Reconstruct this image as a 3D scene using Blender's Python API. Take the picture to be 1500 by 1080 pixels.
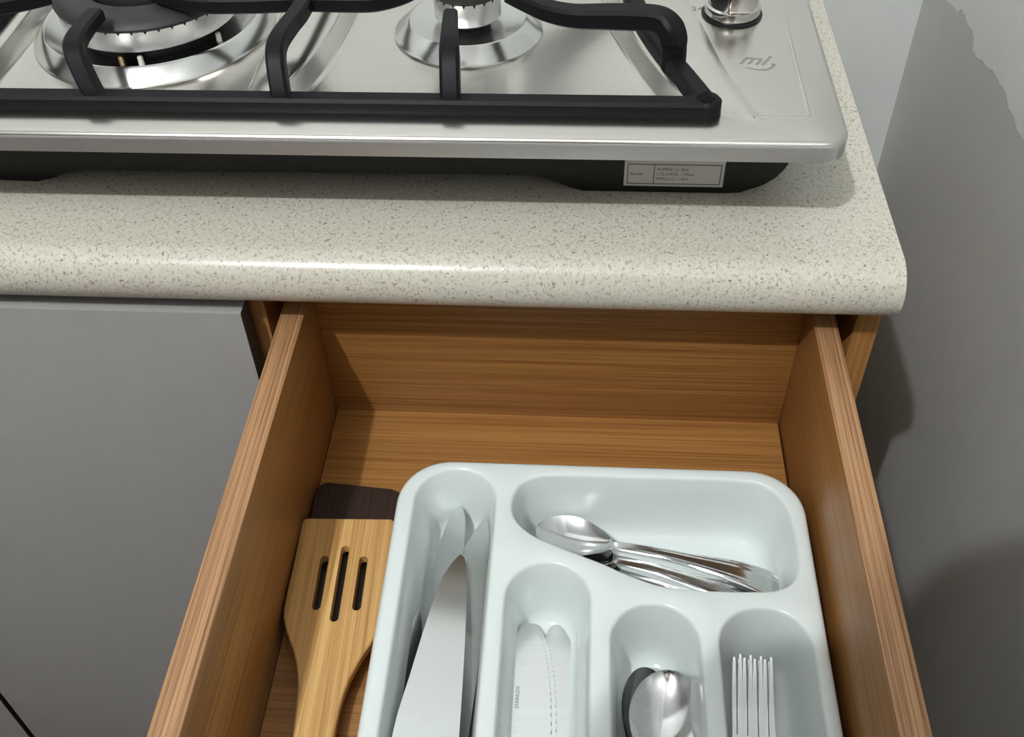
import bpy, bmesh, math, random
from mathutils import Vector, Matrix, geometry

for o in list(bpy.data.objects):
    bpy.data.objects.remove(o, do_unlink=True)
scene = bpy.context.scene
COL = scene.collection
R = math.radians

# ------------------------------------------------------------------ camera
CAM = Vector((0.19467, 0.0, 0.46475))
cam_d = bpy.data.cameras.new('camera')
cam_d.sensor_fit = 'HORIZONTAL'
cam_d.sensor_width = 36.0
cam_d.lens = 1524.7 / 1500 * 36.0
cam_d.clip_start = 0.02
cam = bpy.data.objects.new('camera', cam_d)
COL.objects.link(cam)
_r = Vector((0.99796301, 0.05973839, -0.0223865))
_d = Vector((0.02699336, -0.71336201, -0.70027566))
_f = Vector((-0.05780302, 0.69824492, -0.71352144))
m = Matrix((_r, -_d, -_f)).transposed().to_4x4()
m.translation = CAM
cam.matrix_world = m
scene.camera = cam

# ------------------------------------------------------------------ world, light, exposure
world = bpy.data.worlds.new('world')
scene.world = world
world.use_nodes = True
world.node_tree.nodes['Background'].inputs[0].default_value = (0.80, 0.86, 0.95, 1)
world.node_tree.nodes['Background'].inputs[1].default_value = 0.10
scene.view_settings.view_transform = 'Standard'
scene.view_settings.look = 'None'
scene.view_settings.gamma = 1.0
scene.view_settings.exposure = 0.0
scene.view_settings.use_curve_mapping = False

LAMP = Vector((-0.64, -1.18, 2.70))
LAMP_POWER = 190.0
LAMP_SIZE = 0.032
LAMP_COLOR = (0.95, 0.985, 1.0)

# ------------------------------------------------------------------ materials
MATS = {}
def new_mat(name):
    mt = bpy.data.materials.new(name)
    mt.use_nodes = True
    nt = mt.node_tree
    b = nt.nodes['Principled BSDF']
    MATS[name] = mt
    return mt, nt, b
def rgb(r, g, b):
    def c(v):
        v /= 255.0
        return v / 12.92 if v <= 0.04045 else ((v + 0.055) / 1.055) ** 2.4
    return (c(r), c(g), c(b), 1.0)
def N(nt, typ, **kw):
    n = nt.nodes.new(typ)
    for k, v in kw.items():
        setattr(n, k, v)
    return n
def coords(nt, scale=(1, 1, 1), rot=(0, 0, 0)):
    tc = N(nt, 'ShaderNodeTexCoord')
    mp = N(nt, 'ShaderNodeMapping')
    mp.inputs['Scale'].default_value = scale
    mp.inputs['Rotation'].default_value = rot
    nt.links.new(tc.outputs['Object'], mp.inputs['Vector'])
    return mp.outputs['Vector']
def noise(nt, vec, scale, detail=4, rough=0.6):
    n = N(nt, 'ShaderNodeTexNoise')
    n.inputs['Scale'].default_value = scale
    n.inputs['Detail'].default_value = detail
    n.inputs['Roughness'].default_value = rough
    nt.links.new(vec, n.inputs['Vector'])
    return n.outputs['Fac']
def ramp(nt, fac, stops):
    r = N(nt, 'ShaderNodeValToRGB')
    e = r.color_ramp.elements
    while len(e) < len(stops):
        e.new(0.5)
    for i, (p, c) in enumerate(stops):
        e[i].position = p
        e[i].color = c
    nt.links.new(fac, r.inputs['Fac'])
    return r.outputs['Color']
def bump(nt, b, h, strength, dist=0.001):
    n = N(nt, 'ShaderNodeBump')
    n.inputs['Strength'].default_value = strength
    n.inputs['Distance'].default_value = dist
    nt.links.new(h, n.inputs['Height'])
    nt.links.new(n.outputs['Normal'], b.inputs['Normal'])
def mix(nt, fac, a, b2, blend='MIX'):
    n = N(nt, 'ShaderNodeMix', data_type='RGBA', blend_type=blend)
    if hasattr(fac, 'is_linked') or hasattr(fac, 'node'):
        nt.links.new(fac, n.inputs[0])
    else:
        n.inputs[0].default_value = fac
    for s, v in ((n.inputs[6], a), (n.inputs[7], b2)):
        if isinstance(v, tuple):
            s.default_value = v
        else:
            nt.links.new(v, s)
    return n.outputs[2]
def plain(name, col, rough=0.5, metal=0.0, spec=0.5, var=0.04, vscale=30):
    mt, nt, b = new_mat(name)
    v = coords(nt)
    f = noise(nt, v, vscale)
    lo = tuple(max(0, c * (1 - var)) for c in col[:3]) + (1,)
    hi = tuple(min(1, c * (1 + var)) for c in col[:3]) + (1,)
    nt.links.new(ramp(nt, f, [(0.3, lo), (0.7, hi)]), b.inputs['Base Color'])
    b.inputs['Roughness'].default_value = rough
    b.inputs['Metallic'].default_value = metal
    b.inputs['Specular IOR Level'].default_value = spec
    return mt, nt, b
def wood(name, dark, light, axis, rough=0.42, fine=1.0, coarse=1.0):
    """oak-look laminate with streaks along one axis"""
    mt, nt, b = new_mat(name)
    sc = [300.0 * fine] * 3
    sc[axis] = 2.0
    f1 = noise(nt, coords(nt, tuple(sc)), 2.2, 5, 0.7)
    sc2 = [40.0 * coarse] * 3
    sc2[axis] = 0.8
    f2 = noise(nt, coords(nt, tuple(sc2)), 2.0, 3, 0.6)
    c1 = ramp(nt, f1, [(0.38, dark), (0.58, light)])
    c2 = ramp(nt, f2, [(0.3, (0.88, 0.87, 0.85, 1)), (0.7, (1.05, 1.05, 1.04, 1))])
    nt.links.new(mix(nt, 0.8, c1, c2, 'MULTIPLY'), b.inputs['Base Color'])
    b.inputs['Roughness'].default_value = rough
    bump(nt, b, f1, 0.12, 0.0006)
    return mt
def brushed(name, col, rough, axis, strength=0.05, lo=0.92):
    mt, nt, b = new_mat(name)
    sc = [500.0] * 3
    sc[axis] = 6.0
    f = noise(nt, coords(nt, tuple(sc)), 3.0, 3, 0.6)
    nt.links.new(ramp(nt, f, [(0.3, tuple(c * lo for c in col[:3]) + (1,)), (0.7, col)]), b.inputs['Base Color'])
    b.inputs['Metallic'].default_value = 1.0
    b.inputs['Roughness'].default_value = rough
    bump(nt, b, f, strength, 0.0003)
    return mt

OAK_D, OAK_L = rgb(140, 92, 45), rgb(172, 123, 67)
M_OAK_Y = wood('oak_laminate_lengthwise', OAK_D, OAK_L, 1)
M_OAK_X = wood('oak_laminate_crosswise', OAK_D, OAK_L, 0)
M_OAK_EDGE = wood('oak_edge_band', rgb(130, 90, 57), rgb(194, 148, 106), 1, 0.5, 1.15)
M_OAK_Z = wood('oak_laminate_upright', OAK_D, OAK_L, 2)
M_BAMBOO = wood('bamboo', rgb(192, 146, 84), rgb(224, 182, 118), 1, 0.5, 0.7, 1.5)
_nt = M_BAMBOO.node_tree
_b = _nt.nodes['Principled BSDF']
_src = _b.inputs['Base Color'].links[0].from_socket
_sep = N(_nt, 'ShaderNodeSeparateXYZ')
_nt.links.new(coords(_nt, (1, 1, 1), (0, 0, R(3))), _sep.inputs[0])
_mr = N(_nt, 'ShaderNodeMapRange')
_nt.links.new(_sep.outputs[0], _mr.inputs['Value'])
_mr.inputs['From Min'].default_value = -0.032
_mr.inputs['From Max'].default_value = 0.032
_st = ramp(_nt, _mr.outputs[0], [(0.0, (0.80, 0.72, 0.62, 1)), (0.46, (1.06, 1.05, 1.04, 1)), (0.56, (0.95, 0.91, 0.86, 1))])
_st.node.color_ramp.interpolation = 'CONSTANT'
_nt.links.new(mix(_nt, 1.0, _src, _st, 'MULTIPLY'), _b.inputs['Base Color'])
M_DARKWOOD = wood('dark_walnut_wood', rgb(34, 22, 16), rgb(58, 38, 28), 1, 0.55)
M_DOOR, _nt, _b = plain('grey_laminate_door', rgb(164, 162, 159), 0.38, 0, 0.4, 0.03, 60)
M_SEAM, _nt, _b = plain('dark_door_edge', rgb(66, 58, 56), 0.5)
M_TRAY, _nt, _b = plain('white_plastic', rgb(226, 233, 231), 0.20, 0, 0.5, 0.01, 20)
M_BLACKIRON, _nt, _b = plain('black_cast_iron', rgb(25, 25, 27), 0.45, 0, 0.14, 0.15, 300)
bump(_nt, _b, noise(_nt, coords(_nt), 900, 3), 0.15, 0.0003)
M_BLACKPLATE, _nt, _b = plain('black_sheet_metal', rgb(24, 23, 23), 0.4, 0, 0.35, 0.1, 40)
M_ENAMEL, _nt, _b = plain('black_enamel_cap', rgb(50, 49, 49), 0.5, 0, 0.4, 0.12, 200)
M_STEEL = brushed('brushed_steel_plate', (0.75, 0.72, 0.67, 1), 0.22, 0)
M_STEEL_EDGE = brushed('satin_steel_edge', (0.86, 0.85, 0.83, 1), 0.50, 0)
M_STEELPOL = brushed('polished_burner_steel', (0.74, 0.73, 0.71, 1), 0.20, 0, 0.02)
M_ALU, _nt, _b = plain('cast_aluminium', (0.70, 0.70, 0.70, 1), 0.34, 1.0, 0.5, 0.08, 120)
M_CHROME, _nt, _b = plain('chrome', (0.70, 0.69, 0.67, 1), 0.10, 1.0, 0.5, 0.01)
M_CUTLERY, _nt, _b = plain('stainless_cutlery', (0.72, 0.72, 0.72, 1), 0.14, 1.0, 0.5, 0.03, 60)
M_SPOON, _nt, _b = plain('worn_stainless_spoon', (0.74, 0.73, 0.73, 1), 0.15, 1.0, 0.5, 0.06, 300)
M_BLADE = brushed('satin_blade_steel', (0.78, 0.79, 0.78, 1), 0.20, 0, 0.03)
M_HANDLE, _nt, _b = plain('black_knife_handle', rgb(28, 28, 30), 0.5)
M_PAPER, _nt, _b = plain('sticker_paper', rgb(214, 212, 208), 0.6)
M_INK, _nt, _b = plain('printed_ink', rgb(60, 60, 62), 0.7)
M_PRINT, _nt, _b = plain('grey_print', rgb(150, 148, 142), 0.5, 0.3)
M_BRASS, _nt, _b = plain('brass', (0.75, 0.55, 0.32, 1), 0.35, 1.0)
M_CERAMIC, _nt, _b = plain('white_ceramic', rgb(225, 222, 214), 0.4)
M_CEIL, _nt, _b = plain('ceiling_paint', rgb(196, 195, 194), 0.8)
M_FLOOR, _nt, _b = plain('brown_floor_tile', rgb(92, 78, 68), 0.4, 0, 0.5, 0.12, 8)

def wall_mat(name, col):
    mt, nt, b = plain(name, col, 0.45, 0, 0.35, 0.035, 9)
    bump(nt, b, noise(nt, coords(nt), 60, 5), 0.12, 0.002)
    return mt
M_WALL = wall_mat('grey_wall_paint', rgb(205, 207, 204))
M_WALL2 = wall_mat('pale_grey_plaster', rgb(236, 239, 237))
M_WALL3 = wall_mat('off_white_room_wall', rgb(104, 102, 100))

# speckled laminate worktop
M_COUNTER, _nt, _b = new_mat('speckled_laminate')
_v = coords(_nt)
_fl = N(_nt, 'ShaderNodeMapRange')
_nt.links.new(noise(_nt, coords(_nt, (1.0, 0.75, 0.75), (0.3, 0.2, 0.5)), 620.0, 2, 0.5), _fl.inputs['Value'])
_fl.inputs['From Min'].default_value = 0.55
_fl.inputs['From Max'].default_value = 0.72
_fl2 = N(_nt, 'ShaderNodeMapRange')
_nt.links.new(noise(_nt, coords(_nt, (0.6, 1.0, 1.0), (0.1, 0.4, -0.6)), 520.0, 1, 0.5), _fl2.inputs['Value'])
_fl2.inputs['From Min'].default_value = 0.66
_fl2.inputs['From Max'].default_value = 0.82
_base = ramp(_nt, noise(_nt, _v, 300.0, 4, 0.7), [(0.3, rgb(204, 198, 182)), (0.7, rgb(222, 217, 204))])
_c1 = mix(_nt, _fl.outputs[0], _base, rgb(164, 154, 136))
_nt.links.new(mix(_nt, _fl2.outputs[0], _c1, rgb(112, 102, 88)), _b.inputs['Base Color'])
_b.inputs['Roughness'].default_value = 0.24
_b.inputs['Specular IOR Level'].default_value = 0.5

# ------------------------------------------------------------------ helpers
def link(name, me, mat=None, parent=None, loc=(0, 0, 0), smooth=None):
    o = bpy.data.objects.new(name, me)
    COL.objects.link(o)
    o.location = loc
    if mat is not None and not me.materials:
        me.materials.append(mat)
    if parent is not None:
        o.parent = parent
    if smooth is not None:
        me.polygons.foreach_set('use_smooth', [True] * len(me.polygons))
        if smooth < 180:
            me.set_sharp_from_angle(angle=R(smooth))
    return o
def obj(name, bm, mat, parent=None, loc=(0, 0, 0), smooth=30):
    bmesh.ops.recalc_face_normals(bm, faces=bm.faces[:])
    me = bpy.data.meshes.new(name)
    bm.to_mesh(me)
    bm.free()
    return link(name, me, mat, parent, loc, smooth)
def thing(name, label, cat, loc=(0, 0, 0), group=None):
    o = bpy.data.objects.new(name, None)
    COL.objects.link(o)
    o.empty_display_size = 0.02
    o.location = loc
    return tag(o, label, cat, group)
def tag(o, label=None, cat=None, group=None, kind=None):
    for k, v in (('label', label), ('category', cat), ('group', group), ('kind', kind)):
        if v:
            o[k] = v
    return o
def box(bm, x0, x1, y0, y1, z0, z1, bev=0.0, seg=2):
    r = bmesh.ops.create_cube(bm, size=1.0)
    vs = r['verts']
    for v in vs:
        v.co = Vector(((x0 + x1) / 2 + v.co.x * (x1 - x0), (y0 + y1) / 2 + v.co.y * (y1 - y0), (z0 + z1) / 2 + v.co.z * (z1 - z0)))
    if bev > 0:
        es = list({e for v in vs for e in v.link_edges})
        bmesh.ops.bevel(bm, geom=es, offset=bev, segments=seg, affect='EDGES', profile=0.5)
    return bm
def boxobj(name, b, mat, parent=None, bev=0.0008, org=(0, 0, 0)):
    """box given in absolute coordinates, mesh stored about org"""
    bm = bmesh.new()
    box(bm, b[0] - org[0], b[1] - org[0], b[2] - org[1], b[3] - org[1], b[4] - org[2], b[5] - org[2], bev)
    loc = org if parent is None else (0, 0, 0)
    return obj(name, bm, mat, parent, loc)
def ring(bm, pts):
    return [bm.verts.new(p) for p in pts]
def bridge(bm, a, b, closed=True):
    n = len(a)
    for i in range(n if closed else n - 1):
        j = (i + 1) % n
        bm.faces.new((a[i], a[j], b[j], b[i]))
def lathe(bm, prof, seg=48, c=(0, 0, 0), close=False):
    loops = []
    for r, z in prof:
        if r < 1e-6:
            loops.append([bm.verts.new((c[0], c[1], c[2] + z))])
        else:
            loops.append(ring(bm, [(c[0] + r * math.cos(2 * math.pi * i / seg), c[1] + r * math.sin(2 * math.pi * i / seg), c[2] + z) for i in range(seg)]))
    pairs = list(zip(loops, loops[1:]))
    if close:
        pairs.append((loops[-1], loops[0]))
    for a, b in pairs:
        if len(a) == 1 and len(b) == 1:
            continue
        if len(a) == 1 or len(b) == 1:
            s, l = (a, b) if len(a) == 1 else (b, a)
            for i in range(seg):
                bm.faces.new((s[0], l[i], l[(i + 1) % seg]))
        else:
            bridge(bm, a, b)
    return bm
def prism(bm, pts, z0, z1, bev=0.0, zf=None):
    """vertical prism on an xy outline; zf(x, y) adds a height"""
    h = (lambda x, y: 0.0) if zf is None else zf
    a = ring(bm, [(x, y, z0 + h(x, y)) for x, y in pts])
    b = ring(bm, [(x, y, z1 + h(x, y)) for x, y in pts])
    bridge(bm, a, b)
    fa = bm.faces.new(a)
    fb = bm.faces.new(b)
    if bev:
        bmesh.ops.bevel(bm, geom=list(fa.edges) + list(fb.edges), offset=bev, segments=2, affect='EDGES', profile=0.5)
    return bm
def sweep(bm, path, w, h, bev=0.25, up=Vector((0, 0, 1)), taper=None, side=None):
    """rounded rectangular bar along a 3d path; side vector stays horizontal"""
    P = [Vector(p) for p in path]
    sec = []
    c = bev
    for sx, sz in ((-1, -1 + 2 * c), (-1, 1 - 2 * c), (-1 + 2 * c, 1), (1 - 2 * c, 1), (1, 1 - 2 * c), (1, -1 + 2 * c), (1 - 2 * c, -1), (-1 + 2 * c, -1)):
        sec.append((sx * 0.5, sz * 0.5))
    prev_side = None
    loops = []
    for i, p in enumerate(P):
        t = (P[min(i + 1, len(P) - 1)] - P[max(i - 1, 0)]).normalized()
        s = t.cross(up)
        if s.length < 0.15:
            s = prev_side if prev_side is not None else Vector((1, 0, 0))
        s = s.normalized() if side is None else Vector(side)
        if prev_side is not None and s.dot(prev_side) < 0:
            s = -s
        prev_side = s
        n = s.cross(t).normalized()
        k = 1.0 if taper is None else taper[i]
        loops.append(ring(bm, [p + s * (a * w * k) + n * (b * h * k) for a, b in sec]))
    for a, b in zip(loops, loops[1:]):
        bridge(bm, a, b)
    bm.faces.new(loops[0])
    bm.faces.new(loops[-1])
    return bm
def spline(pts, n=10, closed=False):
    """Catmull-Rom through points of any dimension"""
    P = [Vector(p) for p in pts]
    out = []
    m = len(P)
    rng = range(m if closed else m - 1)
    for i in rng:
        if closed:
            a, b, c, d = P[(i - 1) % m], P[i], P[(i + 1) % m], P[(i + 2) % m]
        else:
            a, b, c, d = P[max(i - 1, 0)], P[i], P[i + 1], P[min(i + 2, m - 1)]
        for k in range(n):
            t = k / n
            out.append(0.5 * ((2 * b) + (c - a) * t + (2 * a - 5 * b + 4 * c - d) * t * t + (3 * b - a - 3 * c + d) * t ** 3))
    if not closed:
        out.append(P[-1])
    return out
def rrect(x0, x1, y0, y1, r, seg=10):
    rs = r if isinstance(r, (tuple, list)) else (r,) * 4
    pts = []
    for (cx, cy, a0), q in zip(((x1 - rs[0], y1 - rs[0], 0), (x0 + rs[1], y1 - rs[1], 90), (x0 + rs[2], y0 + rs[2], 180), (x1 - rs[3], y0 + rs[3], 270)), rs):
        for k in range(seg + 1):
            a = R(a0 + 90 * k / seg)
            pts.append(Vector((cx + q * math.cos(a), cy + q * math.sin(a))))
    return pts
def resample(pts, n):
    P = pts + [pts[0]]
    L = [0.0]
    for a, b in zip(P, P[1:]):
        L.append(L[-1] + (b - a).length)
    out, j = [], 0
    for k in range(n):
        t = L[-1] * k / n
        while L[j + 1] < t:
            j += 1
        f = (t - L[j]) / max(1e-9, L[j + 1] - L[j])
        out.append(P[j].lerp(P[j + 1], f))
    return out
def ccw(pts):
    a = sum(p.x * q.y - q.x * p.y for p, q in zip(pts, pts[1:] + pts[:1]))
    return pts if a > 0 else pts[::-1]
def inset(pts, d):
    """inward offset (d > 0) of a smooth counter-clockwise outline"""
    out = []
    n = len(pts)
    for i in range(n):
        t = (pts[(i + 1) % n] - pts[i - 1]).normalized()
        out.append(pts[i] + Vector((-t.y, t.x)) * d)
    return out
def fill(bm, loops):
    es = []
    for l in loops:
        for i in range(len(l)):
            e = bm.edges.get((l[i], l[(i + 1) % len(l)])) or bm.edges.new((l[i], l[(i + 1) % len(l)]))
            es.append(e)
    bmesh.ops.triangle_fill(bm, use_beauty=True, use_dissolve=False, edges=es)
def dish(bm, outline, z, prof, filled=True):
    """loft an outline downwards by (inset, z) steps and close the bottom"""
    loops = []
    for d, dz in prof:
        loops.append(ring(bm, [(p.x, p.y, z + dz) for p in inset(outline, d)]))
    for a, b in zip(loops, loops[1:]):
        bridge(bm, a, b)
    if filled:
        fill(bm, [loops[-1]])
    return loops[0]
def text_obj(name, body, size, mat, parent, mw, extrude=0.0001, shear=0.0, bold=0.0):
    cu = bpy.data.curves.new(name, 'FONT')
    cu.body = body
    cu.size = size
    cu.extrude = extrude
    cu.shear = shear
    cu.offset = bold
    tmp = bpy.data.objects.new(name + '_tmp', cu)
    COL.objects.link(tmp)
    dg = bpy.context.evaluated_depsgraph_get()
    me = bpy.data.meshes.new_from_object(tmp.evaluated_get(dg))
    bpy.data.objects.remove(tmp, do_unlink=True)
    me.materials.clear()
    o = link(name, me, mat, parent)
    o.matrix_local = mw
    return o

# ------------------------------------------------------------------ the room
XW, YB, ZF, ZC = 0.530, 1.000, -0.820, 3.000
X0, Y0 = -2.6, -2.4
def slab(name, b, mat, label, cat):
    o = boxobj(name, b, mat, None, 0.0, org=((b[0] + b[1]) / 2, (b[2] + b[3]) / 2, b[4]))
    return tag(o, label, cat, None, 'structure')
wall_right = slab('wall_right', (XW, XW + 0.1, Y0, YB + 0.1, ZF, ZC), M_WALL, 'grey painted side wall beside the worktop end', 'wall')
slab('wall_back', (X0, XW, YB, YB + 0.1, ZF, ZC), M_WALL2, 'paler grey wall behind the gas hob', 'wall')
slab('wall_left', (X0 - 0.1, X0, Y0, YB + 0.1, ZF, ZC), M_WALL3, 'off white wall at the far left of the kitchen', 'wall')
slab('wall_front', (X0, XW, Y0 - 0.1, Y0, ZF, ZC), M_WALL3, 'off white wall behind the photographer', 'wall')
slab('floor', (X0, XW, Y0, YB, ZF - 0.1, ZF), M_FLOOR, 'brown kitchen floor', 'floor')
slab('ceiling', (X0, XW, Y0, YB, ZC, ZC + 0.1), M_CEIL, 'white painted ceiling', 'ceiling')
# thin coat of paler plaster on the side wall, ending in a ragged lower edge at worktop height
random.seed(4)
bm = bmesh.new()
ys = [-2.3 + 0.0052 * i for i in range(634)]
low = []
step = 0.0
for i, y in enumerate(ys):
    if i % 5 == 0:
        step = random.uniform(-0.0090, 0.0090)
    low.append(0.022 - 0.007 * (y - 0.70) / 0.22 + 0.6 * step + 0.4 * (low[-1] - 0.02 if low else 0) + random.uniform(-0.0013, 0.0013))
a = ring(bm, [(-0.0004, y - 0.65, z) for y, z in zip(ys, low)])
b = ring(bm, [(-0.0004, y - 0.65, 0.9) for y in ys])
a2 = ring(bm, [(0.0, y - 0.65, z) for y, z in zip(ys, low)])
b2 = ring(bm, [(0.0, y - 0.65, 0.9) for y in ys])
bridge(bm, a, b, False)
bridge(bm, a2, a, False)
o = obj('plaster_coat', bm, M_WALL2, wall_right, smooth=None)
o.location = (XW - wall_right.location.x, 0.65 - wall_right.location.y, 0 - wall_right.location.z)
o['label'] = 'paler coat with a ragged lower edge'

# ------------------------------------------------------------------ ceiling lamp (outside the frame, lights the room)
lt = thing('ceiling_lamp', 'small round ceiling lamp hanging over the kitchen floor', 'lamp', (LAMP.x, LAMP.y, LAMP.z))
bm = bmesh.new()
lathe(bm, [(0.0, 0.075), (0.018, 0.075), (0.020, 0.045), (0.016, 0.040), (0.0, 0.040)], 32)
obj('bulb_holder', bm, M_CERAMIC, lt)
bm = bmesh.new()
lathe(bm, [(0.0, ZC - LAMP.z), (0.045, ZC - LAMP.z), (0.045, ZC - LAMP.z - 0.012), (0.004, ZC - LAMP.z - 0.020), (0.004, 0.075), (0.0, 0.075)], 24)
obj('pendant_cord', bm, M_CERAMIC, lt)
ld = bpy.data.lights.new('lamp_light', 'POINT')
ld.shadow_soft_size = LAMP_SIZE
ld.energy = LAMP_POWER
ld.color = LAMP_COLOR
lo = bpy.data.objects.new('lamp_light', ld)
COL.objects.link(lo)
lo.location = (0, 0, 0)
lo.parent = lt

# ------------------------------------------------------------------ worktop
ZT = 0.060
CY, CX0, CX1 = 0.478, -1.60, 0.392
bm = bmesh.new()
rr = 0.0200
prof = [(YB - 0.002, ZT)]
prof += [(0.76, ZT), (0.56, ZT)]
for k in range(0, 19):
    a = R(90 + 180 * k / 18)
    prof.append((CY + rr + rr * math.cos(a), ZT - rr + rr * math.sin(a)))
prof += [(0.56, ZT - 2 * rr), (YB - 0.002, ZT - 2 * rr)]
org = Vector((-0.6, CY, ZT - 2 * rr))
A = ring(bm, [(CX0 - org.x, y - org.y, z - org.z) for y, z in prof])
B = ring(bm, [(CX1 - org.x, y - org.y, z - org.z) for y, z in prof])
bridge(bm, A, B)
bm.faces.new(A)
bm.faces.new(B)
top = obj('worktop', bm, M_COUNTER, None, org, 40)
tag(top, 'beige speckled laminate worktop with a rounded front edge', 'worktop')

# ------------------------------------------------------------------ drawer cabinet with the open drawer
YC = 0.505                                 # front plane of the carcasses
cab = thing('drawer_cabinet', 'oak laminate drawer cabinet with its top drawer pulled open', 'cabinet', (0.18, 0.75, ZF))
def cpart(name, b, mat, parent=cab, bev=0.0006, root=None):
    r = Vector((0, 0, 0))
    p = parent
    while p is not None:
        r += p.location
        p = p.parent
    c = Vector(((b[0] + b[1]) / 2, (b[2] + b[3]) / 2, (b[4] + b[5]) / 2))
    bm = bmesh.new()
    box(bm, b[0] - c.x, b[1] - c.x, b[2] - c.y, b[3] - c.y, b[4] - c.z, b[5] - c.z, bev)
    o = obj(name, bm, mat, parent)
    o.location = c - r
    return o
cpart('side_panel', (0.3770, 0.3925, YC, 0.985, ZF + 0.001, 0.0195), M_OAK_Z)
cpart('side_panel', (-0.0275, -0.0115, YC, 0.985, ZF + 0.001, 0.0195), M_OAK_Z)
cpart('back_panel', (-0.0115, 0.377, 0.975, 0.985, ZF + 0.001, 0.0195), M_OAK_X)
cpart('bottom_panel', (-0.0115, 0.377, YC, 0.975, ZF + 0.08, ZF + 0.096), M_OAK_X)
fr = cpart('drawer_front', (-0.0175, 0.3905, 0.485, 0.503, -0.445, -0.168), M_DOOR)
fr = cpart('drawer_front', (-0.0175, 0.3905, 0.485, 0.503, -0.735, -0.449), M_DOOR)
# the drawer: the bottom board carries the sides, back and front
DX0, DX1, DYF, DYB, DZ = 0.0, 0.365, 0.088, 0.525, -0.122
dr = cpart('drawer', (0.0165, 0.3485, DYF, DYB, DZ - 0.008, DZ), M_OAK_X, cab, 0.0)
dr['label'] = 'open oak laminate drawer box'
for x0, x1 in ((DX0, 0.016), (0.3497, DX1)):
    s = cpart('drawer_side', (x0, x1, DYF, DYB + 0.016, DZ - 0.016, 0.0), M_OAK_Y, dr)
    s.data.materials.append(M_OAK_EDGE)
    for p in s.data.polygons:
        if p.normal.z > 0.9:
            p.material_index = 1
cpart('drawer_back', (0.016, 0.3497, DYB, DYB + 0.016, DZ - 0.012, -0.001), M_OAK_X, dr)
cpart('drawer_front', (-0.0175, 0.3905, 0.070, 0.088, DZ - 0.040, 0.013), M_DOOR, dr)
for x0, x1 in ((-0.0110, -0.0003), (0.3653, 0.3765)):
    cpart('slide_rail', (x0, x1, 0.11, 0.55, -0.085, -0.045), M_ALU, dr)

# ------------------------------------------------------------------ neighbouring cabinet with grey doors
cab2 = thing('base_cabinet', 'base cabinet with plain grey doors left of the open drawer', 'cabinet', (-0.42, 0.75, ZF))
cpart('side_panel', (-0.0445, -0.0285, YC, 0.985, ZF + 0.001, 0.0195), M_OAK_Z, cab2)
cpart('side_panel', (-0.8100, -0.7940, YC, 0.985, ZF + 0.001, 0.0195), M_OAK_Z, cab2)
cpart('back_panel', (-0.794, -0.0445, 0.975, 0.985, ZF + 0.001, 0.0195), M_OAK_X, cab2)
cpart('top_rail', (-0.794, -0.0445, YC, 0.585, 0.003, 0.0195), M_SEAM, cab2)
cpart('bottom_panel', (-0.794, -0.0445, YC, 0.975, ZF + 0.08, ZF + 0.096), M_OAK_X, cab2)
for x0, x1 in ((-0.3920, -0.0205), (-0.8080, -0.3985)):
    d = cpart('door', (x0, x1, 0.485, 0.503, ZF + 0.085, 0.0130), M_DOOR, cab2, 0.0008)
    d.data.materials.append(M_SEAM)
    for p in d.data.polygons:
        if abs(p.normal.x) > 0.9:
            p.material_index = 1

# ------------------------------------------------------------------ gas hob
HZ = 0.133                                  # top of the steel plate
HW = 0.120                                  # floor of the wells
hob = thing('gas_hob', 'stainless steel gas hob standing on the speckled worktop', 'hob', (0.045, 0.70, ZT))
HO = Vector((0.045, 0.70, ZT))
def hpart(name, bm, mat, parent=hob, smooth=30, org=None):
    """mesh given in absolute coordinates"""
    base = HO.copy()
    if parent is not hob:
        base = HO + parent.location
    c = Vector(org) if org is not None else Vector((HO.x, HO.y, HZ))
    bmesh.ops.translate(bm, verts=bm.verts[:], vec=-c)
    o = obj(name, bm, mat, parent, (0, 0, 0), smooth)
    o.location = c - base
    return o
bm = bmesh.new()
out = ccw(rrect(-0.262, 0.3485, 0.5072, 0.965, 0.017, 10))
outl = []
lipp = [(0.0035, 0.0), (0.0016, -0.0006), (0.0004, -0.0022), (0.0, -0.0040), (0.0, -0.0128), (0.0012, -0.0128), (0.0012, -0.004)]
for d, dz in lipp:
    outl.append(ring(bm, [(p.x, p.y, HZ + dz) for p in inset(out, d)]))
for a, b in zip(outl, outl[1:]):
    bridge(bm, a, b)
wr = [(0.262, 0.548), (0.2500, 0.574), (0.2385, 0.604), (0.2275, 0.640), (0.2190, 0.680), (0.212, 0.74), (0.212, 0.80), (0.218, 0.86), (0.214, 0.905), (0.18, 0.915),
      (0.11, 0.915), (0.055, 0.910), (0.034, 0.88), (0.032, 0.80), (0.032, 0.72), (0.0295, 0.66), (0.0235, 0.61), (0.0150, 0.575), (0.0085, 0.552), (0.016, 0.545), (0.06, 0.5445), (0.14, 0.5445), (0.21, 0.5445), (0.252, 0.5445)]
well_r = ccw(resample([Vector(p) for p in spline([Vector(p) for p in wr], 6, True)], 160))
wl = [(-0.187, 0.56), (-0.187, 0.62), (-0.187, 0.75), (-0.187, 0.86), (-0.18, 0.905), (-0.15, 0.915), (-0.09, 0.915), (-0.03, 0.915), (-0.010, 0.89), (-0.008, 0.80), (-0.008, 0.70), (-0.008, 0.60), (-0.008, 0.555), (-0.018, 0.545), (-0.06, 0.5445), (-0.12, 0.5445), (-0.176, 0.545)]
well_l = ccw(resample([Vector(p) for p in spline([Vector(p) for p in wl], 6, True)], 140))
wp = [(0.0, 0.0), (0.0006, -0.0004), (0.0016, -0.0016), (0.0062, -0.0108), (0.0075, -0.0124), (0.0092, -0.0130)]
lr = dish(bm, well_r, HZ, wp)
ll = dish(bm, well_l, HZ, wp)
fill(bm, [outl[0], lr, ll])
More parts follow.
